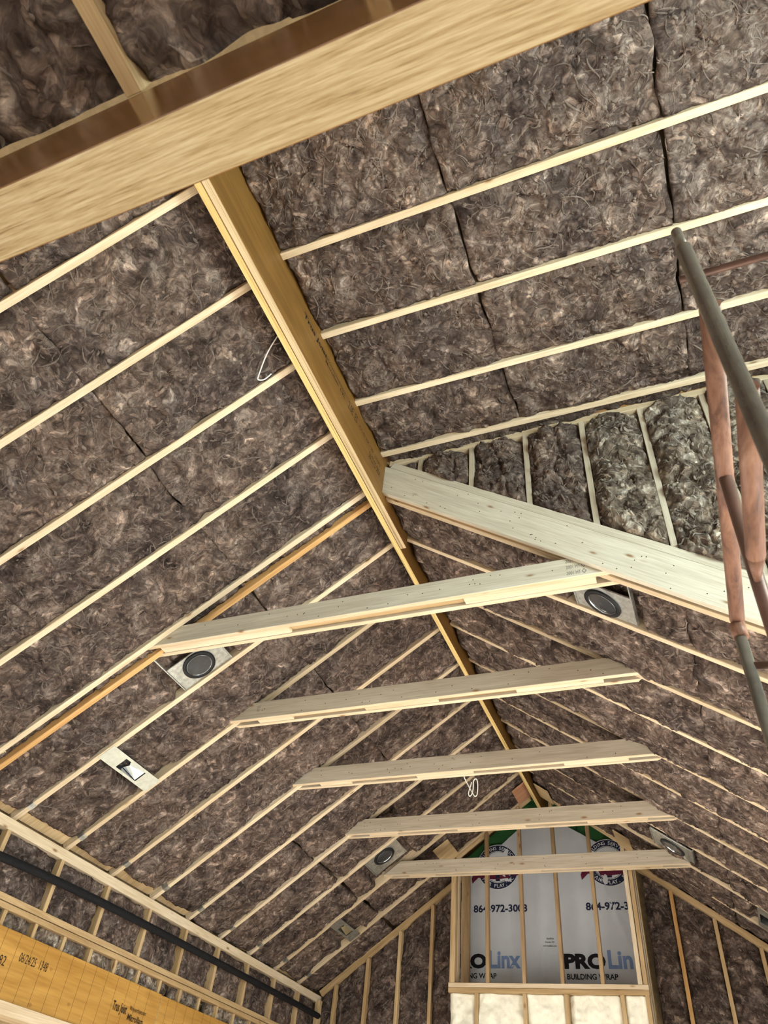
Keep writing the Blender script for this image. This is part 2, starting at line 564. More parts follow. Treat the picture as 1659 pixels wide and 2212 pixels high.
        verts = np.concatenate([verts, G.reshape(-1, 3)])
        quads = np.concatenate([quads, q])
        tone = np.concatenate([tone, np.repeat(tn, P * 3)])
    me = bpy.data.meshes.new('batt')
    me.vertices.add(len(verts))
    me.vertices.foreach_set('co', verts.astype(np.float32).ravel())
    me.loops.add(len(quads) * 4)
    me.loops.foreach_set('vertex_index', quads.astype(np.int32).ravel())
    me.polygons.add(len(quads))
    me.polygons.foreach_set('loop_start', np.arange(0, len(quads) * 4, 4, dtype=np.int32))
    me.polygons.foreach_set('use_smooth', np.ones(len(quads), dtype=bool))
    at = me.attributes.new('tone', 'FLOAT', 'POINT')
    at.data.foreach_set('value', tone.astype(np.float32))
    me.update(calc_edges=True)
    me.validate()
    return me


SEED = [100]


def batt(center, d, n, lu, lv, label, group, mesh=None, flip=False, mat='wool', **kw):
    SEED[0] += 13
    me = mesh or batt_mesh(lu, lv, SEED[0], **kw)
    d = Vector(d)
    if flip:
        d = -d
    o = link('insulation_batt', me, M[mat], frame(Vector(center), d, n))
    return tag(o, label, 'insulation', group)


# ------------------------------------------------------------------ main dimensions (metres)
S = 0.6096
RW = 0.046                       # rafter width
Y0 = 3.4395


def YK(k):
    return Y0 + S * k


XL, XRF = -1.8217, -1.7263       # faces of the ridge beam
ZR = 5.428                       # underside of the ridge
XW, ZW = -4.721, 3.514           # hose-side wall plate
ML = (5.596 - ZW) / (XL - XW)
AL = math.atan(ML)
DL = Vector((-math.cos(AL), 0, -math.sin(AL)))
NL = Vector((-math.sin(AL), 0, math.cos(AL)))
PL = Vector((XL, 0, 5.596))      # hose-side slope, at the ridge
MR = 0.7205
AR = math.atan(MR)
DR = Vector((math.cos(AR), 0, -math.sin(AR)))
NR = Vector((math.sin(AR), 0, math.cos(AR)))
PR = Vector((XRF, 0, 5.557))
ZF = 5.836                       # flat joists
YG = 9.393                       # gable wall, room face
YC = 8.925                       # chase front
ZT = 4.437                       # underside of the collar ties


def onL(u, y, off=0.0):
    return PL + DL * u + Vector((0, y, 0)) + NL * off


def onR(u, y, off=0.0):
    return PR + DR * u + Vector((0, y, 0)) + NR * off


def zL(x):
    return ZW + ML * (x - XW)


def zRt(x):
    return 5.557 - MR * (x - XRF)


# ------------------------------------------------------------------ structure around the view
box('floor', (-6.0, -5.0, -0.1), (4.0, 10.2, 0.0), M['subfloor'], label='plywood subfloor of the room', kind='structure', bev=0)
LEN_L = 3.72
o = board('roof_deck', onL(-0.22, 4.9, 0.245), DL, LEN_L + 0.47, NL, 9.9, 0.02, M['osb'], bev=0)
tag(o, 'roof sheathing above the hose-side rafters', kind='structure')
o = board('roof_deck', onR(-0.22, 6.55, 0.245), DR, 4.07, NR, 6.2, 0.02, M['osb'], bev=0)
tag(o, 'roof sheathing above the scaffold-side rafters', kind='structure')
box('roof_deck', (-1.8, -0.2, 6.08), (3.2, 3.62, 6.1), M['osb'], label='roof sheathing above the level joists', kind='structure', bev=0)
box('ceiling_deck', (-5.2, -5.0, 3.70), (3.2, 0.30, 3.72), M['osb'], label='deck above the joists behind the foreground beam', kind='structure', bev=0)
box('wall_left', (-4.90, 0.3, 0.0), (-4.865, 9.6, 3.62), M['osb'], label='outer sheathing of the hose-side wall', kind='structure', bev=0)
box('wall_far', (-4.9, 9.62, 0.0), (1.5, 9.65, 5.9), M['osb'], label='outer sheathing of the far gable wall', kind='structure', bev=0)
box('wall_right', (1.25, 6.6, 0.0), (1.29, 9.6, 3.6), M['osb'], label='outer sheathing of the scaffold-side wall', kind='structure', bev=0)

box('wall_right', (3.1, -5.0, 2.4), (3.14, 3.62, 6.1), M['osb'], label='unseen dormer wall added to keep the sun off the framing', kind='structure', bev=0)  # added out of view to stop direct sun reaching scaffold and rafters
# ------------------------------------------------------------------ foreground beam and the joist behind it
board('header_beam', (-6.0, 0.2957, 3.067), (1, 0, 0), 9.2, (0, 0, 1), 0.133, 0.385, [M['lvl_dark'], M['beam_under']],
      'thick blurred laminated timber beam crossing overhead in the foreground', 'beam', rule=[1, 1, 0, 1, 0, 1], kind='thing')
for i, x in enumerate((-1.5126, -0.903, -0.2934)):
    lab = ['pine joist behind the foreground beam, toward the hose-side wall', 'yellow pine joist meeting the dark face of the foreground beam',
           'pine joist behind the foreground beam, toward the scaffold'][i]
    board('ceiling_joist', (x, 0.228, 3.452), (0, -1, 0), 3.4, (0, 0, 1), 0.045, 0.235, M['pine_tan'], lab, 'joist', 'joists behind the foreground beam')
for i, x in enumerate((-2.12, -1.2078, -0.5982, 0.31)):
    lab = ['dark insulation batt far along the foreground beam, hose end', 'dark insulation batt above the foreground beam, beside the yellow joist on its hose side',
           'dark insulation batt above the foreground beam, beside the yellow joist on its scaffold side', 'dark insulation batt far along the foreground beam, scaffold end'][i]
    w = S - .045 if i in (1, 2) else 1.16
    batt((x, -0.42, 3.455), (0, 1, 0), (0, 0, 1), 1.29, w, lab, 'batts behind the foreground beam', bulge=0.0, recess=0.02, wisps=160, rough=1.5, wl=(0.04, 0.16))

# ------------------------------------------------------------------ ridge beam
rb = root('ridge_beam', (-1.774, 0.3, ZR), 'amber laminated ridge beam running from the foreground beam to the far gable', 'beam', kind='thing')
board('laminated_ply', (-1.7993, 0.3, ZR), (0, 1, 0), 9.16, (0, 0, 1), 0.0448, 0.68, [M['lvl_side'], M['lvl_edge']], parent=rb, rule=[1, 1, 0, 1, 0, 1])
o = board('laminated_ply', (-1.7515, 0.3, ZR + .002), (0, 1, 0), 3.685, (0, 0, 1), 0.0504, 0.68, [M['lvl_side'], M['lvl_layers']], parent=rb, rule=[1, 1, 0, 1, 0, 1])
o['label'] = 'second amber ply ending short beyond the doubled rafter'

# ------------------------------------------------------------------ hose-side rafters
lefts = [k for k in range(-4, 10)]
LR = {}
for i, k in enumerate(lefts):
    lab = 'pale rafter on the hose-side slope, %s from the foreground beam' % ORD[i + 1]
    r = root('rafter', onL(0, YK(k)), lab, 'rafter', 'rafters of the hose-side slope')
    board('timber', onL(0.0, YK(k)), DL, 3.62, NL, RW, 0.235, M['pine'], parent=r)
    board('metal_clip', onL(3.43, YK(k), -0.0015), DL, 0.055, NL, RW + .003, 0.05, M['galv'], parent=r, bev=0)
    LR[k] = r
r = root('rafter', onL(0, 3.56), 'orange pine rafter held by the nearest collar tie, hose-side slope', 'rafter', 'rafters of the hose-side slope')
board('timber', onL(0.0, 3.56), DL, 3.62, NL, RW, 0.225, M['pine_orange'], parent=r)

# eave blocking above the wall plate
for i, k in enumerate(range(-1, 10)):
    y = YK(k) + S / 2
    w = S - RW
    if k == 9:
        y, w = (YK(9) + YG) / 2 + .01, YG - YK(9) - RW
    o = board('eave_block', onL(3.25, y, 0.053), DL, 0.38, NL, w - .002, 0.03, M['plywood'])
    tag(o, 'tan eave block on the hose-side wall plate, %s from the foreground beam' % ORD[i + 1], 'blocking', 'eave blocks on the hose-side plate')

# batts of the hose-side slope
STD = [batt_mesh(1.193, S - RW + .004, 1000 + 37 * i, res=0.0125, wisps=420) for i in range(10)]
FAR = [batt_mesh(1.193, S - RW + .004, 3000 + 41 * i, res=0.017, wisps=210, bulge=0.026, recess=0.006) for i in range(7)]
PUFF = [batt_mesh(1.182, S - RW + .004, 5000 + 43 * i, res=0.015, wisps=200, bulge=0.034, recess=0.0, rough=1.15) for i in range(7)]
POS = ['upper', 'middle', 'lower']
cnt = 0
names = {-5: 'foreground beam and first rafter'}
for i, k in enumerate(lefts[:-1]):
    names[k] = '%s and %s rafters' % (ORD[i + 1], ORD[i + 2])
names[9] = 'last rafter and gable wall'
for k in range(-5, 10):
    for j in range(3):
        u = 0.01 + 1.188 * j + .594 + 0.012 * math.sin(k * 2.7 + j)
        if j == 2:
            u += 0.03 if k >= 5 else -0.03
        lab = '%s insulation batt between the %s, hose-side slope' % (POS[j], names[k])
        if k == 0:
            dents = ()
            ww = 0.441
            if j == 1:
                dents = [(0.40, .60, -.3, .3, 0.06)]
            if j == 1:
                dents = [(-0.22, 0.34, -.3, .3, 0.06)]
            batt(onL(u, (3.583 + 4.026) / 2), DL, NL, 1.178, ww + .004, lab, 'batts of the hose-side slope', res=0.0125, wisps=260, dents=dents)
            batt(onL(u, 3.4997), DL, NL, 1.178, 0.074, '%s thin insulation strip between the paired rafters of the hose-side slope' % POS[j], 'thin strips of the hose-side slope', res=0.0125, wisps=40, bulge=-0.005, recess=0.03)
            continue
        if k == 9 and j == 0:
            continue
        if k == 9:
            w = YG + .1 - YK(9) - RW / 2
            batt(onL(u, YK(9) + RW / 2 + w / 2), DL, NL, 1.178, w, lab, 'batts of the hose-side slope', res=0.02, wisps=120)
            continue
        dents = None
        if (k, j) in ((1, 2), (8, 2)):
            dents = [(-0.36, -0.04, -.4, .4, 0.05)]
        if (k, j) == (7, 1):
            dents = [(-0.20, 0.36, -.4, .4, 0.06)]
        y = YK(k) + S / 2
        if dents:
            batt(onL(u, y), DL, NL, 1.178, S - RW + .004, lab, 'batts of the hose-side slope', dents=dents, res=0.015, wisps=200)
            continue
        cnt += 1
        lib = STD if k < 4 else FAR
        me = lib[(cnt * 7 + j) % len(lib)]
        batt(onL(u, y), DL, NL, 0, 0, lab, 'batts of the hose-side slope', mesh=me, flip=(cnt % 2 == 0))

# ------------------------------------------------------------------ level joists on the scaffold side
FY = {-3: 1.618, -2: 2.220, -1: 2.815, 0: 3.335}
for i, k in enumerate(sorted(FY)):
    lab = 'level pale joist from the ridge toward the scaffold, %s from the foreground beam' % ORD[i + 1]
    if k == 0:
        lab = 'level pale joist just above the insulated triangular wall'
    board('level_joist', (XRF, FY[k], ZF), (1, 0, 0), 4.2, (0, 0, 1), RW, 0.235, M['pine'], lab, 'joist', 'level joists of the scaffold side')
ys = [0.40, 1.618, 2.220, 2.815, 3.335, 3.50]
bounds = [(1.015, 1.618 - RW / 2), (1.618 + RW / 2, 2.22 - RW / 2), (2.22 + RW / 2, 2.815 - RW / 2), (2.815 + RW / 2, 3.335 - RW / 2), (3.335 + RW / 2, 3.44)]
nm = ['foreground beam and first joist', 'first and second joists', 'second and third joists', 'third joist and the joist above the triangular wall', 'last level joist and the triangular wall plate']
xs = [-1.72, -0.63, 0.545, 1.72, 2.5]
PX = ['ridge-end', 'second', 'third', 'outermost']
for b, (a, c) in enumerate(bounds):
    for j in range(4 if b < 4 else 1):
        x0, x1 = xs[j] + .004, xs[j + 1] - .004
        if b == 4:
            x0, x1 = -1.72, 1.7
        lab = '%s insulation batt between the %s, level ceiling' % (PX[j], nm[b])
        if b == 4:
            lab = 'thin insulation strip between the last level joist and the triangular wall'
        batt(((x0 + x1) / 2, (a + c) / 2, ZF), (1, 0, 0), (0, 0, 1), x1 - x0, c - a + .004, lab, 'batts of the level ceiling',
             res=0.012, wisps=int(420 * (x1 - x0) * (c - a) / .66) + 20, rough=1.15, bulge=0.02 if b < 4 else -0.01)
batt((0.4, 0.72, ZF), (1, 0, 0), (0, 0, 1), 4.2, 0.58, 'insulation strip of the level ceiling half hidden by the foreground beam', 'batts of the level ceiling', res=0.016, wisps=600)

# ------------------------------------------------------------------ doubled rafter, triangular wall
# near board and its sandwiched rafter, parallel to the scaffold-side slope
dr = root('doubled_rafter', onR(0, 3.446), 'wide pale doubled rafter sloping from the ridge toward the scaffold', 'rafter')
board('face_board', onR(0.0, 3.446, -0.032), DR, 3.6, NR, 0.038, 0.235, M['pine_lit'], parent=dr, c0=-0.165, bev=0.003)
board('filler_board', onR(0.0, 3.484, -0.012), DR, 1.72, NR, 0.036, 0.2, M['pine_orange'], parent=dr, c0=-0.15)
board('backing_board', onR(0.0, 3.526, -0.025), DR, 3.6, NR, RW, 0.225, M['pine'], parent=dr, c0=-0.165)
board('sole_plate', onR(-0.10, 3.476, 0.205), DR, 3.6, NR, 0.09, 0.06, M['pine_lit'], 'pale sloping plate lying along the top of the doubled rafter', 'plate')
box('wall_plate', (-1.70, 3.44, 5.815), (2.4, 3.53, 5.872), M['pine'], label='pale plate along the top of the triangular wall', cat='plate')
CS = [-1.438 + 0.4064 * i for i in range(7)]


def sole_top(x):
    return zRt(x) + 0.265 / math.cos(AR)


for i, x in enumerate(CS):
    box('cripple_stud', (x - .019, 3.441, sole_top(x + .019) - .015), (x + .019, 3.53, 5.817), M['pine_face_shaded'],
        label='short upright of the triangular wall, %s from the ridge beam' % ORD[i + 1], cat='stud', group='uprights of the triangular wall', along='z')
for i in range(7):
    xa = CS[i] + .02
    xb = (CS[i + 1] if i < 6 else CS[i] + .4064) - .02
    xc = (xa + xb) / 2
    top = 5.815
    bot_c = sole_top(xc)
    L = top - bot_c
    # length runs down; slanted lower end
    batt((xc, 3.452, (top + bot_c) / 2), (0, 0, -1), (0, 1, 0), L, xb - xa, 'bulging insulation batt in the triangular wall, %s bay from the ridge' % ORD[i + 1],
         'batts of the triangular wall', mat='wool_pale' if i > 2 else 'wool', res=0.011, wisps=int(300 * L), bulge=0.045, recess=-0.005 - 0.004 * i, rough=2.1,  # paler wool in the bays toward the window carries its light as colour
         slant=-MR, thick=0.09)
xc = (-1.71 + CS[0] - .02) / 2
L = 5.815 - sole_top(xc)
batt((xc, 3.46, 5.815 - L / 2), (0, 0, -1), (0, 1, 0), L, CS[0] - .02 + 1.71, 'smallest corner batt of the triangular wall beside the ridge', 'batts of the triangular wall', res=0.012, wisps=40, slant=-MR)

# ------------------------------------------------------------------ scaffold-side rafters
for i, k in enumerate(range(1, 10)):
    lab = 'pale rafter on the scaffold-side slope, %s beyond the doubled rafter' % ORD[i + 1]
    r = root('rafter', onR(0, YK(k)), lab, 'rafter', 'rafters of the scaffold-side slope')
    board('timber', onR(-0.06, YK(k)), DR, 3.56, NR, RW, 0.235, M['pine'], parent=r)
nm = {0: 'doubled rafter and first rafter'}
for i in range(1, 9):
    nm[i] = '%s and %s rafters' % (ORD[i], ORD[i + 1])
nm[9] = 'last rafter and gable wall'
for k in range(0, 10):
    for j in range(3):
        u = -0.02 + 1.175 * j + .594
        lab = '%s insulation batt between the %s, scaffold-side slope' % (POS[j], nm[k])
        if k == 0:
            batt(onR(u, (3.549 + 4.026) / 2), DR, NR, 1.17, 0.476, lab, 'batts of the scaffold-side slope', res=0.013, wisps=220, bulge=0.03, dents=[(-.26, .28, -.3, .3, 0.06)] if j == 1 else ())
            continue
        if k == 9 and j == 0:
            continue
        if k == 9:
            w = YG + .1 - YK(9) - RW / 2
            batt(onR(u, YK(9) + RW / 2 + w / 2), DR, NR, 1.17, w, lab, 'batts of the scaffold-side slope', res=0.02, wisps=100)
            continue
        cnt += 1
        y = YK(k) + S / 2
        dents = None
        if (k, j) == (7, 1):
            dents = [(-0.22, 0.26, -.4, .15, 0.045)]
        if (k, j) == (8, 2):
            dents = [(-0.40, -0.12, -.4, .4, 0.04)]
        if dents:
            batt(onR(u, y), DR, NR, 1.17, S - RW + .004, lab, 'batts of the scaffold-side slope', dents=dents, res=0.016, wisps=160)
            continue
        batt(onR(u, y), DR, NR, 0, 0, lab, 'batts of the scaffold-side slope', mesh=PUFF[(cnt * 3 + j) % len(PUFF)], flip=(cnt % 2 == 0))

# ------------------------------------------------------------------ collar ties
TX0, TX1 = -3.508, -0.150


def collar(k, i):
    th = 0.150
    if k == 0:
        ya, yb = 3.465, 3.607
    else:
        ya, yb = YK(k) - 0.062, YK(k) + 0.062
    r = root('collar_tie', (TX0, (ya + yb) / 2, ZT), 'doubled horizontal collar tie, %s from the foreground beam' % ORD[i + 1], 'collar tie', 'collar ties under the ridge')
    c = th / ML
    L = TX1 - TX0
    off = 0.02
    board('tie_board', (TX0, ya + .019, ZT), (1, 0, 0), L, (0, 0, 1), 0.038, th, [M['pine_lit'] if k == 0 else M['pine_face_shaded'], M['pine']], parent=r, c0=c, c1=c, rule=[1, 0, 0, 0, 0, 0])
    board('tie_board', (TX0 - off, yb - .019, ZT), (1, 0, 0), L + 2 * off, (0, 0, 1), 0.038, th, [M['pine_face_shaded'], M['pine']], parent=r, c0=c, c1=c, rule=[1, 0, 0, 0, 0, 0])
    gap = yb - ya - .078
    rs = random.Random(40 + k)
    segs = [(TX0 + .30, TX0 + .62), (-2.25, -1.72 + rs.uniform(-.15, .2)), (-0.95 + rs.uniform(-.1, .1), -0.42)]
    if k == 0:
        segs = [(TX0 + .1, -2.35), (-1.1, -0.28)]
    for a, b in segs:
        board('spacer_block', (a, (ya + yb) / 2, ZT + .002), (1, 0, 0), b - a, (0, 0, 1), gap, 0.10, M['pine'], parent=r)
    board('recessed_block', (TX0 + .45, (ya + yb) / 2, ZT + .022), (1, 0, 0), L - .85, (0, 0, 1), gap - .002, 0.08, M['pine_tan'], parent=r, bev=0)
    return r


TIES = [collar(k, i) for i, k in enumerate((0, 2, 4, 6, 8))]

# ------------------------------------------------------------------ hose-side wall
box('wall_plate', (-4.86, 0.3, 3.40), (-4.715, 9.53, 3.475), M['pine'], label='double pale plate along the top of the hose-side wall', cat='plate', along='y')
yw = [3.42 + S * i for i in range(10)]
for i, y in enumerate(yw):
    box('wall_stud', (-4.86, y - .019, 3.025), (-4.721, y + .019, 3.402), M['pine_tan'], label='stud crossed by the black hose, %s from the foreground beam' % ORD[i + 1], cat='stud', group='upper studs of the hose-side wall', along='z')
for i in range(len(yw)):
    ya, yb = yw[i] + .019, (yw[i + 1] if i < 9 else 9.5) - .019
    if yb > 9.45:
        yb = 9.40
    batt((-4.745, (ya + yb) / 2, 3.21), (0, 0, -1), (-1, 0, 0), 0.378, yb - ya, 'insulation batt behind the black hose, %s bay from the foreground beam' % ORD[i + 1],
         'upper batts of the hose-side wall', res=0.014, wisps=110, bulge=0.015, recess=0.012, wl=(.04, .12))
    # the lower row
    batt((-4.745, (ya + yb) / 2, 2.90), (0, 0, -1), (-1, 0, 0), 0.13, yb - ya, 'short insulation batt above the golden header, %s bay from the foreground beam' % ORD[i + 1],
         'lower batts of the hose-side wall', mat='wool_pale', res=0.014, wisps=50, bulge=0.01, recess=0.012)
for i in range(19):
    y = 3.3 + 0.33 * i
    if y > 9.3:
        break
    box('cripple_stud', (-4.86, y - .017, 2.83), (-4.724, y + .017, 2.945), M['pine_tan'], label='short stud on the golden header, %s from the foreground beam' % (ORD[i + 1] if i < 15 else ['sixteenth', 'seventeenth', 'eighteenth', 'nineteenth'][i - 15]),
        cat='stud', group='short studs above the golden header', along='z')
box('wall_plate', (-4.86, 0.3, 2.985), (-4.717, 9.45, 3.028), M['pine_tan'], label='upper board of the doubled ledger under the black hose', cat='plate', along='y')
box('wall_plate', (-4.86, 0.3, 2.940), (-4.710, 9.45, 2.978), M['pine_tan'], label='lower board of the doubled ledger above the golden header', cat='plate', along='y')
hd = root('door_header', (-4.70, 0.3, 2.44), 'golden laminated header board with stamped lettering low on the hose-side wall', 'header')
o = board('veneer_board', (-4.715, 0.3, 2.44), (0, 1, 0), 5.99, (0, 0, 1), 0.045, 0.398, [M['lvl_head'], M['lvl_edge']], parent=hd, rule=[1, 1, 0, 1, 0, 1])
o = board('veneer_board', (-4.715, 6.30, 2.435), (0, 1, 0), 3.1, (0, 0, 1), 0.048, 0.398, [M['lvl_head'], M['lvl_edge']], parent=hd, rule=[1, 1, 0, 1, 0, 1])
seam = hexa(0.40, 0.0025, 0.0012, bev=0)
for i in range(26):
    y = 3.9 + 0.147 * i
    if abs(y - 6.30) < .06:
        continue
    jj = frame(Vector((-4.6935 if y < 6.3 else -4.692, y, 2.438)), (0, 0.02 * math.sin(i * 3.1), 1), (1, 0, 0))
    link('scarf_seam', seam, M['ink_soft'], jj, hd)
box('door_trimmer', (-4.86, 0.3, 2.36), (-4.66, 5.6, 2.437), M['pine'], label='pale board under the golden header at the lower corner', cat='plate', along='y')

# black hose
pts = smooth_path([(-4.672, 2.6, 3.10), (-4.675, 3.9, 3.20), (-4.68, 5.0, 3.245), (-4.682, 6.2, 3.258), (-4.68, 7.6, 3.262), (-4.675, 8.7, 3.262), (-4.665, 9.36, 3.255)], 10)
o = link('drain_hose', tube_mesh(pts, 0.030, 12), M['hose'])
tag(o, 'black foam-sleeved hose running along the studs of the side wall', 'hose')

# ------------------------------------------------------------------ far gable wall
gs = [-4.50, -4.10, -3.695, -3.285]
for i, x in enumerate(gs):
    box('wall_stud', (x - .02, YG, 2.0), (x + .02, YG + .12, zL(x) - .085), M['pine_tan'], label='gable stud on the hose side of the chase, %s from the corner' % ORD[i + 1], cat='stud', group='gable studs on the hose side', along='z')
box('corner_post', (-4.735, YG - .02, 2.0), (-4.675, YG + .1, 3.42), M['pine_tan'], label='corner post where the hose-side wall meets the gable', cat='post', along='z')
gr = [-0.443, -0.037, 0.360, 0.76]
for i, x in enumerate(gr):
    box('wall_stud', (x - .02, YG, 2.0), (x + .02, YG + .12, zRt(x) - .085), M['pine_tan'] if i != 0 else M['pine_orange'], label='gable stud on the scaffold side of the chase, %s from the chase' % ORD[i + 1], cat='stud', group='gable studs on the scaffold side', along='z')
board('gable_plate', onL(3.56, YG + .05, -0.068), -DL, 2.2, NL, 0.1, 0.066, M['pine_tan'], 'sloping plate of the gable on the hose side of the chase', 'plate')
board('gable_plate', onR(1.12, YG + .05, -0.068), DR, 2.4, NR, 0.1, 0.066, M['pine_tan'], 'sloping plate of the gable on the scaffold side of the chase', 'plate')


def gable_batts(edges, zf, sgn, side):
    for i in range(len(edges) - 1):
        xa, xb = edges[i] + .021, edges[i + 1] - .021
        xc = (xa + xb) / 2
        top = zf(xc) - .06
        bot = 2.55
        L = top - bot
        # x axis runs up so that the slanted end is the upper one
        batt((xc, YG + .02, (top + bot) / 2), (0, 0, 1), (0, 1, 0), L, xb - xa, 'tall insulation batt of the gable, %s side, %s bay from the %s' % (side[0], ORD[i + 1], side[1]),
             'batts of the far gable', res=0.018, wisps=int(150 * L), bulge=0.02, recess=0.03, rough=1.1, slant=sgn * abs(ML))


# local y axis = n x d = (0,1,0) x (0,0,1) = (1,0,0)
gable_batts([-4.70] + gs + [-2.90], zL, 1, ('hose', 'corner'))
gable_batts([-0.76] + gr + [1.15], zRt, -1, ('scaffold', 'chase'))

# chase framing
XC0, XC1 = -2.905, -0.784


def chase_top(x):
    return min(zL(x), zRt(x)) - .035


chs = [-2.46, -2.055, -1.648, -1.235]
for i, x in enumerate(chs):
    box('chase_stud', (x - .020, YC, 3.52), (x + .020, YC + .07, chase_top(x) + .03), M['stud_shaded'], label='slim stud in front of the printed wrap, %s from the hose side' % ORD[i + 1], cat='stud', group='studs in front of the printed wrap', along='z')
corner = [(-2.895, -2.835, YC, YC + .09, 'pine_tan', 'front corner stud of the chase on its hose side'),
          (-2.905, -2.86, YC + .19, YC + .27, 'pine', 'second corner stud of the chase on its hose side'),
          (-2.89, -2.79, YC + .40, YC + .46, 'stud_shaded', 'inner rear stud of the chase against the wrap, hose side'),
          (-0.885, -0.840, YC, YC + .09, 'pine', 'front corner stud of the chase beside the printed wrap, scaffold side'),
          (-0.832, -0.790, YC, YC + .09, 'pine_tan', 'outer front corner stud of the chase, scaffold side'),
          (-0.822, -0.784, YC + .17, YC + .25, 'pine_face_shaded', 'middle side stud of the chase, scaffold side'),
          (-0.822, -0.784, YC + .36, YC + .44, 'pine_tan', 'rear side stud of the chase against the gable, scaffold side')]
for a, b, c, d, mt, lab in corner:
    box('chase_stud', (a, c, 2.2 if b > -0.8 else 3.52), (b, d, chase_top((a + b) / 2) + .0), M[mt], label=lab, cat='stud', group='corner studs of the chase', along='z')
box('chase_plate', (XC0, YC - .004, 3.478), (XC1, YC + .09, 3.522), M['pine'], label='upper pale sill board of the chase under the printed wrap', cat='plate')
box('chase_plate', (XC0, YC - .004, 3.431), (XC1, YC + .09, 3.475), M['pine_tan'], label='lower tan sill board of the chase above the spray foam', cat='plate')
# sloping top plates of the chase
for dd, PP_, nn, f, lab in ((DL, onL, NL, 1, 'hose'), (DR, onR, NR, 1, 'scaffold')):
    u0, u1 = (0.10, 1.30) if lab == 'hose' else (0.06, 1.24)
    board('chase_plate', PP_(u0, YC + .085, 0.038), dd, u1 - u0, nn, 0.09, 0.045, M['pine_tan'], 'sloping upper top board of the chase, %s side' % lab, 'plate')
    board('chase_plate', PP_(u0, YC + .07, -0.008), dd, u1 - u0 - .03, nn, 0.085, 0.045, M['plywood'], 'sloping lower top board of the chase, %s side' % lab, 'plate')
# plywood closure pieces on the slope in front of the chase
for (u, y0, y1, l, f, nn, dd, mt, lab) in ((0.02, YC - .42, YC - .03, 0.24, onL, NL, DL, 'plywood_pink', 'reddish plywood square beside the ridge at the gable'),
                                           (1.21, YC - .50, YC - .03, 0.22, onL, NL, DL, 'plywood', 'tan plywood block above the chase corner, hose side'),
                                           (0.00, YC - .40, YC - .03, 0.20, onR, NR, DR, 'plywood', 'pale plywood strip beside the ridge at the gable'),
                                           (1.06, YC - .45, YC - .03, 0.20, onR, NR, DR, 'plywood', 'tan plywood block above the chase corner, scaffold side')):
    board('plywood_piece', f(u, (y0 + y1) / 2, -0.028 if f is onL else -0.055), dd, l, nn, y1 - y0, 0.012, M[mt], lab, 'plywood', 'plywood pieces around the chase')

# spray foam under the sill
fe = [-2.895, -2.63, -2.09, -1.66, -1.10, -0.80]
fst = [-2.585, -2.06, -1.62, -1.055]


def foam_mesh(x0, x1, z0, z1, seed):
    nx, nz = max(8, int((x1 - x0) / .012)), int((z1 - z0) / .014)
    U, V = np.meshgrid(np.linspace(0, 1, nx), np.linspace(0, 1, nz), indexing='ij')
    X = x0 + U * (x1 - x0)
    Z = z0 + V * (z1 - z0)
    h = 0.05 * vn(X * 5, Z * 3, seed) + 0.03 * vn(X * 13, Z * 9, seed + 1) + 0.012 * vn(X * 30, Z * 26, seed + 2)
    e = np.minimum(U, 1 - U) * 2
    h = h - 0.045 * (1 - np.clip(e * 3, 0, 1)) ** 2 * vn(Z * 4, X * 0 + 1, seed + 4) - 0.02 * np.clip(1 - e * 4, 0, 1)
    Yv = 0.025 - h
    vs = np.stack([X, Yv, Z], -1).reshape(-1, 3)
    idx = np.arange(nx * nz).reshape(nx, nz)
    q = np.stack([idx[:-1, :-1], idx[1:, :-1], idx[1:, 1:], idx[:-1, 1:]], -1).reshape(-1, 4)
    loop = np.concatenate([idx[:, 0], idx[-1, 1:], idx[-2::-1, -1], idx[0, -2:0:-1]])
    sk = vs[loop].copy()
    sk[:, 1] = 0.12
    n0 = len(vs)
    a = np.arange(len(loop))
    b = (a + 1) % len(loop)
    vs = np.concatenate([vs, sk])
    q = np.concatenate([q, np.stack([loop[b], loop[a], n0 + a, n0 + b], -1)])
    me = bpy.data.meshes.new('foam')
    me.from_pydata(vs.tolist(), [], q.tolist())
    for p in me.polygons:
        p.use_smooth = True
    return me


for i in range(5):
    a = fe[i] + (.045 if i else 0)
    b = fe[i + 1] if i == 4 else fst[i] - .022
    a = fe[0] if i == 0 else fst[i - 1] + .022
    o = link('spray_foam', foam_mesh(a - (a + b) / 2, b - (a + b) / 2, -0.6, 0.0, 60 + i), M['foam'], Matrix.Translation(((a + b) / 2, YC, 3.428)))
    tag(o, 'cream spray foam panel under the chase sill, %s from the hose side' % ORD[i + 1], 'spray foam', 'spray foam panels of the chase')
for i, x in enumerate(fst):
    box('chase_stud', (x - .02, YC, 2.7), (x + .02, YC + .09, 3.43), M['pine_tan'], label='stud between spray foam panels, %s from the hose side' % ORD[i + 1], cat='stud', group='studs between the spray foam', along='z')

# ------------------------------------------------------------------ wrap, sheathing and print
YW = 9.45


def wrap_y(x, z):
    return YW - 0.010 * vn(x * 2.5 + z * .8, z * 1.1, 5) - 0.008 * np.exp(-((x + 1.93 + .02 * np.sin(z * 6)) / .02) ** 2) - 0.006 * np.exp(-((x + 2.30) / .018) ** 2) - 0.007 * np.exp(-((x + .35 * z + -0.44) / .03) ** 2)


def wrap_top(x):
    a = 4.95 + 0.80 * (x + 2.668)
    b = 4.985 - 0.618 * (x + 0.963)
    return np.minimum(np.minimum(a, b), 5.62)


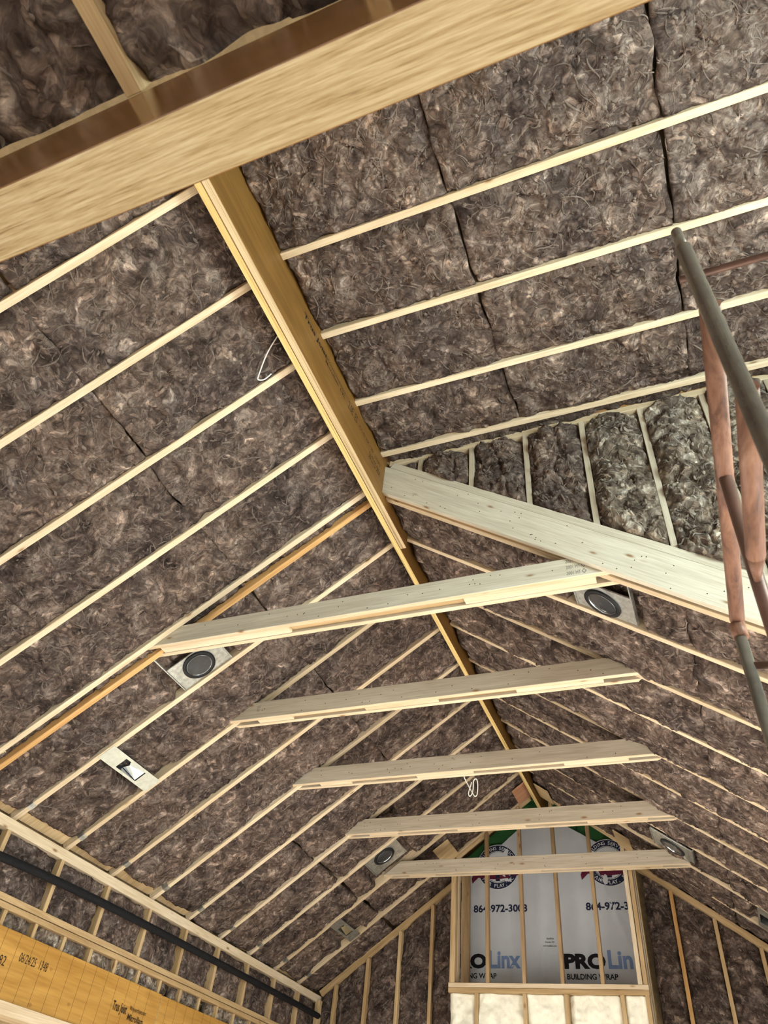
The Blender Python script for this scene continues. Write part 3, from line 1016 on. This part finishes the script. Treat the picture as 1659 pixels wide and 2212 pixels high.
wr = root('building_wrap', (-1.85, YW, 3.4), 'grey-white printed building wrap sheet inside the framed chase', 'building wrap')
nx, nz = 90, 70
U, V = np.meshgrid(np.linspace(0, 1, nx), np.linspace(0, 1, nz), indexing='ij')
X = -2.93 + U * 2.12
Z = 3.30 + V * (np.maximum(wrap_top(X), 3.6) - 3.30)
vs = np.stack([X, wrap_y(X, Z), Z], -1).reshape(-1, 3)
bk = vs.copy()
bk[:, 1] += 0.012
idx = np.arange(nx * nz).reshape(nx, nz)
q = np.stack([idx[:-1, :-1], idx[1:, :-1], idx[1:, 1:], idx[:-1, 1:]], -1).reshape(-1, 4)
me = bpy.data.meshes.new('wrap')
me.from_pydata(np.concatenate([vs, bk]).tolist(), [], np.concatenate([q, q[:, ::-1] + nx * nz]).tolist())
for p in me.polygons:
    p.use_smooth = True
link('sheet', me, M['wrap'], None, wr)

sh = root('gable_sheathing', (-1.85, 9.5, 3.4), 'green sheathing board showing above the printed wrap at the gable peak', 'sheathing')
me = bpy.data.meshes.new('panel')
poly = [(-2.93, 3.3), (-0.80, 3.3), (-0.80, 5.05), (-1.774, 5.90), (-2.93, 4.98)]
n = len(poly)
me.from_pydata([(x, 9.482, z) for x, z in poly] + [(x, 9.50, z) for x, z in poly], [], [tuple(range(n)), tuple(range(2 * n - 1, n - 1, -1))] + [(i, i + n, (i + 1) % n + n, (i + 1) % n) for i in range(n)])
link('panel', me, M['green'], None, sh)
for i, (x, z) in enumerate(((-2.22, 5.42), (-2.16, 5.42), (-2.10, 5.42), (-2.70, 5.02), (-2.64, 5.04), (-1.5, 5.4), (-1.44, 5.36))):
    link('printed_mark', hexa(0.10, 0.022, 0.0015, bev=0), M['green_dark'], frame(Vector((x, 9.4805, z - .05)), (0.15, 0, 1), (0, -1, 0)), sh)

FONT = None


def text_mesh(s, size, bold=0.0):
    c = bpy.data.curves.new('lettering', 'FONT')
    c.body = s
    c.size = size
    c.align_x = 'LEFT'
    c.offset = bold
    c.resolution_u = 3
    o = bpy.data.objects.new('lettering_tmp', c)
    COL.objects.link(o)
    dg = bpy.context.evaluated_depsgraph_get()
    me = bpy.data.meshes.new_from_object(o.evaluated_get(dg))
    bpy.data.objects.remove(o)
    bpy.data.curves.remove(c)
    return me


def co(me):
    a = np.empty(len(me.vertices) * 3)
    me.vertices.foreach_get('co', a)
    return a.reshape(-1, 3)


def merge(parts):
    """parts: list of (verts Nx3, faces)"""
    V_, F_ = [], []
    k = 0
    for v, f in parts:
        V_.extend([tuple(map(float, p)) for p in v])
        F_.extend([tuple(i + k for i in ff) for ff in f])
        k += len(v)
    me = bpy.data.meshes.new('print')
    me.from_pydata(V_, [], F_)
    return me


def text_flat(s, width, height, bold=0.0):
    me = text_mesh(s, 1.0, bold)
    v = co(me)
    f = [tuple(p.vertices) for p in me.polygons]
    v[:, 0] -= v[:, 0].min()
    v[:, 0] *= width / v[:, 0].max()
    lo, hi = v[:, 1].min(), v[:, 1].max()
    v[:, 1] = (v[:, 1] - lo) * height / (hi - lo)
    return v, f


def on_wrap(v, f, x, z, tilt=0.0, lift=0.002):
    X_ = np.minimum(x + v[:, 0], -0.815)
    Z_ = z + v[:, 1] + v[:, 0] * tilt
    Y_ = wrap_y(X_, Z_) - lift
    return np.stack([X_, Y_, Z_], -1), f


def wprint(name, parts, mat, lift=0.002):
    return link(name, merge(parts), mat, None, wr)


def flat(pts):
    return np.array([(a, b, 0) for a, b in pts], float), [tuple(range(len(pts)))]


def ring(r0, r1, n=48):
    v, f = [], []
    for i in range(n):
        a = 2 * math.pi * i / n
        v += [(r0 * math.cos(a), r0 * math.sin(a), 0), (r1 * math.cos(a), r1 * math.sin(a), 0)]
    for i in range(n):
        j = (i + 1) % n
        f.append((2 * i, 2 * i + 1, 2 * j + 1, 2 * j))
    return np.array(v, float), f


def arc_text(s, r, size, a_mid, step, top=True):
    parts = []
    L = len(s)
    for i, ch in enumerate(s):
        if ch == ' ':
            continue
        me = text_mesh(ch, size, 0.012 * size)
        v = co(me)
        if len(v) == 0:
            continue
        f = [tuple(p.vertices) for p in me.polygons]
        v[:, 0] -= (v[:, 0].min() + v[:, 0].max()) / 2
        t = (i - (L - 1) / 2) * step
        if top:
            a = a_mid - t
            rot = a - math.pi / 2
        else:
            a = a_mid + t
            rot = a + math.pi / 2
        rr = r if top else r + size * .70
        x = math.cos(rot) * v[:, 0] - math.sin(rot) * v[:, 1] + rr * math.cos(a)
        y = math.sin(rot) * v[:, 0] + math.cos(rot) * v[:, 1] + rr * math.sin(a)
        parts.append((np.stack([x, y, v[:, 2]], -1), f))
    return parts


for cx, cz in ((-2.455, 4.895), (-1.095, 4.895)):
    R0 = 0.262
    wprint('emblem_disc', [on_wrap(*ring(0.0, R0 + .008), cx, cz, 0, .0015)], M['white'])
    wprint('emblem_ring', [on_wrap(*ring(R0 - .07, R0), cx, cz, 0, .0025), on_wrap(*ring(R0 - .082, R0 - .077), cx, cz, 0, .0025)], M['navy'])
    tp = arc_text('BUILDING SERVICES', R0 - .056, .058, math.pi / 2, 0.152, True) + arc_text('FAIR PLAY, SC', R0 - .056, .058, -math.pi / 2, 0.150, False)
    wprint('emblem_lettering', [on_wrap(v, f, cx, cz, 0, .0040) for v, f in tp], M['white'])
    beast = flat([(-.13, .02), (-.12, .07), (-.09, .085), (-.07, .06), (.02, .055), (.05, .09), (.07, .05), (.06, -.02), (.04, -.02), (.03, .01), (-.05, .01), (-.06, -.02), (-.09, -.02), (-.09, .02)])
    bar = flat([(-.03, -.17), (.025, -.17), (.025, -.02), (-.03, -.02)])
    wprint('emblem_figure', [on_wrap(*beast, cx, cz, 0, .0035), on_wrap(*bar, cx, cz, 0, .0035)], M['navy'])
    rib = flat([(-.34, -.13), (-.30, -.05), (-.17, -.075), (0.0, -.085), (.17, -.06), (.32, -.02), (.28, -.10), (.15, -.135), (0.0, -.15), (-.17, -.14), (-.25, -.12), (-.33, -.19)])
    wprint('emblem_ribbon', [on_wrap(*rib, cx, cz, 0, .0045)], M['maroon'])
    wprint('phone_number', [on_wrap(*text_flat('864-972-3003' if cx < -2 else '864-972-3', 0.665 if cx < -2 else 0.485, 0.088, 0.03), cx - .315, cz - .525, 0.0, .002)], M['navy'])
    wx = cx - .615
    wprint('brand_lettering', [on_wrap(*text_flat('PRO', 0.46, 0.155, 0.055), wx, 3.775, 0.0, .002)], M['ink'])
    wprint('brand_lettering', [on_wrap(*text_flat('Linx' if cx < -2 else 'Lin', 0.38 if cx < -2 else 0.265, 0.185, 0.034), wx + .485, 3.778, 0.0, .002)], M['blue'])
    wprint('brand_mark', [on_wrap(*ring(.004, .011, 16), wx + .905, 3.905, 0.0, .002)], M['ink_grey'])
    wprint('brand_lettering', [on_wrap(*text_flat('BUILDING WRAP', 0.555, 0.056, 0.022), wx + .02, 3.675, 0.0, .002)], M['ink'])
wprint('small_print', [on_wrap(*text_flat('Studios', 0.085, 0.018, 0.01), -1.895, 4.075), on_wrap(*text_flat('Atlanta, GA', 0.11, 0.018, 0.01), -1.915, 4.038), on_wrap(*text_flat('www.buildlinx.com', 0.155, 0.018, 0.01), -1.94, 4.000)], M['ink'])

# ------------------------------------------------------------------ lettering on the timbers


def stamp(name, s, w, h, origin, xdir, normal, mat, parent, bold=0.0):
    v, f = text_flat(s, w, h, bold)
    xd = Vector(xdir).normalized()
    nz_ = Vector(normal).normalized()
    mt = Matrix((xd, nz_.cross(xd), nz_)).transposed().to_4x4()
    mt.translation = Vector(origin)
    return link(name, merge([(v, f)]), mat, mt, parent)


XHd = -4.6895
stamp('stamped_lettering', '06/24/25  1348', 0.30, 0.056, (XHd, 4.54, 2.678), (0, 1, 0), (1, 0, 0), M['ink_soft'], hd)
stamp('stamped_lettering', '282', 0.10, 0.06, (XHd, 4.33, 2.62), (0, 1, 0), (1, 0, 0), M['ink_soft'], hd)
stamp('stamped_lettering', 'Trus Joist', 0.19, 0.085, (XHd, 5.68, 2.59), (0, 1, 0), (1, 0, 0), M['ink_soft'], hd, 0.02)
stamp('stamped_lettering', 'Weyerhaeuser', 0.24, 0.04, (XHd, 5.90, 2.64), (0, 1, 0), (1, 0, 0), M['ink_soft'], hd)
stamp('stamped_lettering', 'Microllam', 0.22, 0.045, (XHd, 5.90, 2.58), (0, 1, 0), (1, 0, 0), M['ink_soft'], hd, 0.02)
stamp('stamped_lettering', 'Weyerhaeuser Microllam', 0.70, 0.05, (XHd + .002, 6.42, 2.60), (0, 1, 0), (1, 0, 0), M['ink_soft'], hd)
XS = XRF + 0.001
stamp('stamped_lettering', 'Trus Joist', 0.36, 0.055, (XS, 1.98, 5.72), (0, 1, 0), (1, 0, 0), M['ink'], rb, 0.02)
stamp('stamped_lettering', 'Weyerhaeuser', 0.33, 0.026, (XS, 2.33, 5.735), (0, 1, 0), (1, 0, 0), M['ink_soft'], rb)
stamp('stamped_lettering', 'Microllam  LVL', 0.33, 0.030, (XS, 2.33, 5.695), (0, 1, 0), (1, 0, 0), M['ink_soft'], rb, 0.02)
stamp('stamped_lettering', '2.0E  ES', 0.16, 0.075, (XS, 2.72, 5.685), (0, 1, 0), (1, 0, 0), M['ink_soft'], rb)
stamp('stamped_lettering', 'ICC-ES ESR-1387  2900Fb', 0.42, 0.030, (XS, 2.92, 5.70), (0, 1, 0), (1, 0, 0), M['ink_soft'], rb)
stamp('stamped_lettering', '06/22/25 0854', 0.22, 0.065, (XS, 3.13, 5.60), (0, 1, 0), (1, 0, 0), M['ink_soft'], rb)
t0 = TIES[0]
for i, zz in enumerate((4.455, 4.502, 4.549)):
    stamp('stamped_lettering', '2001 HT', 0.085, 0.026, (-0.44, 3.4645, zz), (1, 0, 0), (0, -1, 0), M['ink_grey'], t0)
    v, f = ring(0.010, 0.0145, 4)
    link('stamped_lettering', merge([(v * np.array([1.0, 1.3, 1]), f)]), M['ink_grey'], frame(Vector((-0.335, 3.4643, zz + .014)), (1, 0, 0), (0, -1, 0)), t0)
stamp('stamped_lettering', 'HT 01', 0.05, 0.03, (-3.18, YK(2) - .0625, 4.50), (0, 0, 1), (0, -1, 0), M['ink_grey'], TIES[1])

# nail heads on the doubled rafter and on the ties
nail = bpy.data.meshes.new('nail')
v, f = ring(0.0, 0.0042, 8)
nail.from_pydata([tuple(p) for p in v], [], f)
rs = random.Random(5)
for i in range(46):
    u = rs.uniform(0.05, 3.2)
    P = onR(u, 3.4265, rs.choice((0.0, 0.03, 0.09, 0.15, 0.18)) + rs.uniform(-.015, .015) - .01)
    link('nail_head', nail, M['ink_soft'], frame(P, DR, Vector((0, -1, 0))), dr)
for ti, k in enumerate((0, 2, 4, 6, 8)):
    ya = 3.4648 if k == 0 else YK(k) - .0622
    for i in range(22):
        x = rs.uniform(TX0 + .25, TX1 - .25)
        link('nail_head', nail, M['ink_soft'], frame(Vector((x, ya, ZT + rs.choice((.03, .07, .11)) + rs.uniform(-.01, .01))), (1, 0, 0), (0, -1, 0)), TIES[ti])

# ------------------------------------------------------------------ recessed lights


def disc(r, n=40):
    v, f = [(0, 0, 0)], []
    for i in range(n):
        a = 2 * math.pi * i / n
        v.append((r * math.cos(a), r * math.sin(a), 0))
    for i in range(n):
        f.append((0, 1 + i, 1 + (i + 1) % n))
    return v, f


def lathe(prof, n=40):
    v, f = [], []
    for r, z in prof:
        for i in range(n):
            a = 2 * math.pi * i / n
            v.append((r * math.cos(a), r * math.sin(a), z))
    for j in range(len(prof) - 1):
        for i in range(n):
            i2 = (i + 1) % n
            f.append((j * n + i, j * n + i2, (j + 1) * n + i2, (j + 1) * n + i))
    me = bpy.data.meshes.new('lathe')
    me.from_pydata(v, [], f)
    for p in me.polygons:
        p.use_smooth = True
    return me


def downlight(P, d, n, pan, off, bars, label):
    """pan: (x0,x1,y0,y1) in the slope frame; room side is -z"""
    base = frame(Vector(P), d, n)
    r = root('recessed_light', P, label, 'recessed light', 'round recessed lights of the slopes', mtx=base)
    x0, x1, y0, y1 = pan
    link('mounting_pan', hexa(x1 - x0, y1 - y0, 0.012, bev=0.001, y0=y0), M['galv'], base @ Matrix.Translation((x0, 0, 0)), r)
    link('rubber_gasket', lathe([(0.127, 0.0), (0.127, -0.012), (0.096, -0.012), (0.096, -0.002)]), M['gasket'], base @ Matrix.Translation((off[0], off[1], 0)), r)
    link('rim', lathe([(0.0965, -0.0125), (0.0965, -0.0132), (0.0945, -0.0132), (0.0945, -0.003)]), M['bright'], base @ Matrix.Translation((off[0], off[1], 0)), r)
    link('reflector', lathe([(0.0955, -0.004), (0.06, -0.0035), (0.03, -0.003), (0.0, -0.003)]), M['lens'], base @ Matrix.Translation((off[0], off[1], -0.001)), r)
    for bx in (x0 - .006, x1 + .006):
        link('hanger_bar', hexa(0.008, bars[1] - bars[0], 0.03, bev=0, y0=bars[0]), M['galv'], base @ Matrix.Translation((bx - .004, 0, -0.006)), r)
    return r


uL = lambda x: (XL - x) / math.cos(AL)
uR = lambda x: (x - XRF) / math.cos(AR)
# frame y axis = n x d : for the hose side this is (-sinA,0,cosA)x(-cosA,0,-sinA) -> check sign below
yL = NL.cross(DL).y
yR = NR.cross(DR).y


def ypan(sgn, a, b):
    return (a, b) if sgn > 0 else (-b, -a)


a, b = ypan(yL, -0.135, 0.150)
ba, bb = ypan(yL, -0.30, 0.150)
downlight(onL(uL(-3.328), 3.885, 0.018), DL, NL, (-0.215, 0.205, a, b), (0.0, 0.0), (ba, bb), 'round recessed light under the nearest collar tie, hose-side slope')
a, b = ypan(yR, -0.16, 0.125)
ba, bb = ypan(yR, -0.32, 0.125)
downlight(onR(uR(-0.30), 3.905, 0.018), DR, NR, (-0.20, 0.215, a, b), (0.0, 0.0), (ba, bb), 'round recessed light beside the doubled rafter, scaffold-side slope')
a, b = ypan(yL, -0.145, 0.24)
downlight(onL(uL(-3.346), 7.88, 0.018), DL, NL, (-0.21, 0.21, a, b), (0.0, 0.0), (a, b), 'small distant round recessed light over the farthest collar tie, hose-side slope')
a, b = ypan(yR, -0.2, 0.22)
downlight(onR(uR(-0.29), 8.05, 0.010), DR, NR, (-0.21, 0.21, a, b), (0.0, 0.0), (a, b), 'distant dark round recessed light half covered by insulation, scaffold-side slope')


def rough_in(P, d, n, half_u, y0, y1, hole, label, mat='galv_matt'):
    base = frame(Vector(P), d, n)
    r = root('fixture_plate', P, label, 'fixture plate', 'rectangular fixture plates of the slopes', mtx=base)
    hu = half_u
    x0, x1, a, b = hole
    # plate as four strips around the opening
    T = Matrix.Translation

    def strip(xa, xb, ya, yb):
        return [(xa, ya), (xb, ya), (xb, yb), (xa, yb)]
    vs, fs = [], []
    for q_ in (strip(-hu, hu, y0, a), strip(-hu, hu, b, y1), strip(-hu, x0, a, b), strip(x1, hu, a, b)):
        k = len(vs)
        vs += [(x, y, 0.0) for x, y in q_] + [(x, y, 0.002) for x, y in q_]
        fs += [(k + 3, k + 2, k + 1, k), (k + 4, k + 5, k + 6, k + 7)] + [(k + i, k + (i + 1) % 4, k + 4 + (i + 1) % 4, k + 4 + i) for i in range(4)]
    me = bpy.data.meshes.new('plate')
    me.from_pydata(vs, [], fs)
    link('plate', me, M[mat], base, r)
    # open box behind
    dp = 0.07
    vs = [(x0, a, 0), (x1, a, 0), (x1, b, 0), (x0, b, 0), (x0, a, dp), (x1, a, dp), (x1, b, dp), (x0, b, dp)]
    fs = [(0, 4, 5, 1), (1, 5, 6, 2), (2, 6, 7, 3), (3, 7, 4, 0), (4, 7, 6, 5)]
    me = bpy.data.meshes.new('box')
    me.from_pydata(vs, [], fs)
    link('housing', me, M['void'], base, r)
    # folded reflector
    xm, ym = (x0 + x1) / 2, (a + b) / 2
    vs = [(x0 + .004, a + .01, 0.004), (x1 - .004, a + .01, 0.004), (xm, ym, 0.05), (x1 - .004, ym + .02, 0.06), (x0 + .004, ym + .03, 0.06)]
    me = bpy.data.meshes.new('fold')
    me.from_pydata(vs, [], [(0, 1, 2), (1, 3, 2), (0, 2, 4)])
    link('reflector_wing', me, M['bright'], base, r)
    return r


a, b = ypan(yL, -0.315, 0.305)
ha, hb = ypan(yL, -0.125, 0.135)
rough_in(onL(uL(-4.095), 4.352, -0.004), DL, NL, 0.072, a, b, (-0.05, 0.05, ha, hb), 'pale galvanised fixture plate spanning two rafters below the nearest collar tie')
a, b = ypan(yL, -0.30, 0.30)
ha, hb = ypan(yL, -0.13, 0.12)
rough_in(onL(uL(-4.085), YK(8) + S / 2 - .0, -0.004), DL, NL, 0.072, a, b, (-0.045, 0.045, ha, hb), 'small dark galvanised fixture plate near the far corner, hose-side slope', 'galv')
a, b = ypan(yR, -0.30, 0.30)
rough_in(onR(uR(0.43), YK(8) + S / 2, -0.004), DR, NR, 0.072, a, b, (-0.05, 0.05, -.13, .13), 'galvanised fixture plate at the frame edge, scaffold-side slope', 'galv')

# ------------------------------------------------------------------ loose cables
pts = smooth_path([onL(0.02, 1.955, -0.01), onL(0.10, 1.98, -0.02), onL(0.20, 2.03, -0.03), onL(0.30, 2.11, -0.03), onL(0.325, 2.14, -0.028), onL(0.29, 2.165, -0.025), onL(0.23, 2.165, -0.015)], 8)
o = link('loose_cable', tube_mesh(pts, 0.0042, 8), M['wire'])
tag(o, 'white cable hooked in the insulation beside the ridge beam', 'cable')
YW2 = 5.95
pts = smooth_path([(-1.832, YW2 - .01, 4.455), (-1.828, YW2, 4.425), (-1.79, YW2 + .005, 4.35), (-1.755, YW2 + .01, 4.285), (-1.735, YW2 + .01, 4.262), (-1.718, YW2 + .01, 4.28), (-1.712, YW2 + .01, 4.35), (-1.716, YW2, 4.40),
                   (-1.732, YW2, 4.412), (-1.748, YW2, 4.39), (-1.752, YW2 + .005, 4.33), (-1.764, YW2 - .005, 4.272), (-1.782, YW2 - .005, 4.262), (-1.79, YW2 - .005, 4.29), (-1.772, YW2, 4.36), (-1.766, YW2, 4.385)], 7)
o = link('loose_cable', tube_mesh(pts, 0.0045, 8), M['wire'])
tag(o, 'white looped cable hanging from the third collar tie', 'cable')

# ------------------------------------------------------------------ scaffold
sf = root('scaffold_frame', (0.24, 0.95, 0.0), 'rusty tubular steel scaffold frame standing at the picture edge', 'scaffold')


def tube(name, pts, r, mat, seg=20, r_end=None):
    pts = [Vector(p) for p in pts]
    d = (pts[-1] - pts[0]).normalized()
    ref = Vector((0, 0, 1)) if abs(d.z) < .9 else Vector((0, 1, 0))
    nn = (ref - d * ref.dot(d)).normalized()
    mt = frame(pts[0], d, nn)
    inv = mt.inverted()
    return link(name, tube_mesh([inv @ p for p in pts], r, seg, r_end=r_end), mat, mt, sf)


tube('post', [(0.236, 0.95, 0.0), (0.236, 0.95, 3.31)], 0.0188, M['grey_pipe'])
tube('coupling_pin', [(0.236, 0.95, 3.30), (0.236, 0.95, 3.40)], 0.0130, M['grey_pipe'])
tube('header_bar', [(0.242, 0.96, 3.065), (0.242, 2.115, 3.052)], 0.0225, M['rust'])
tube('ledger_bar', [(0.244, 0.96, 2.765), (0.244, 1.45, 2.762)], 0.0215, M['rust'])
tube('flattened_tip', [(0.244, 1.45, 2.762), (0.244, 1.50, 2.76), (0.244, 1.55, 2.755)], 0.0215, M['rust'], r_end=0.006)
tube('strut', [(0.242, 1.47, 3.045), (0.246, 1.55, 2.76), (0.25, 1.62, 2.45), (0.25, 1.64, 2.0)], 0.017, M['rust_dark'], r_end=0.017)
tube('post', [(0.236, 2.12, 0.0), (0.236, 2.12, 3.02)], 0.0185, M['grey_pipe'])
tube('socket', [(0.238, 2.118, 2.985), (0.238, 2.118, 3.035)], 0.0235, M['rust'])
tube('cross_brace', [(0.24, 2.12, 2.885), (0.62, 2.05, 2.80), (1.2, 1.95, 2.65)], 0.011, M['rust_dark'])
tube('guard_bar', [(0.29, 1.36, 3.86), (1.5, 1.36, 3.86)], 0.012, M['rust_dark'])
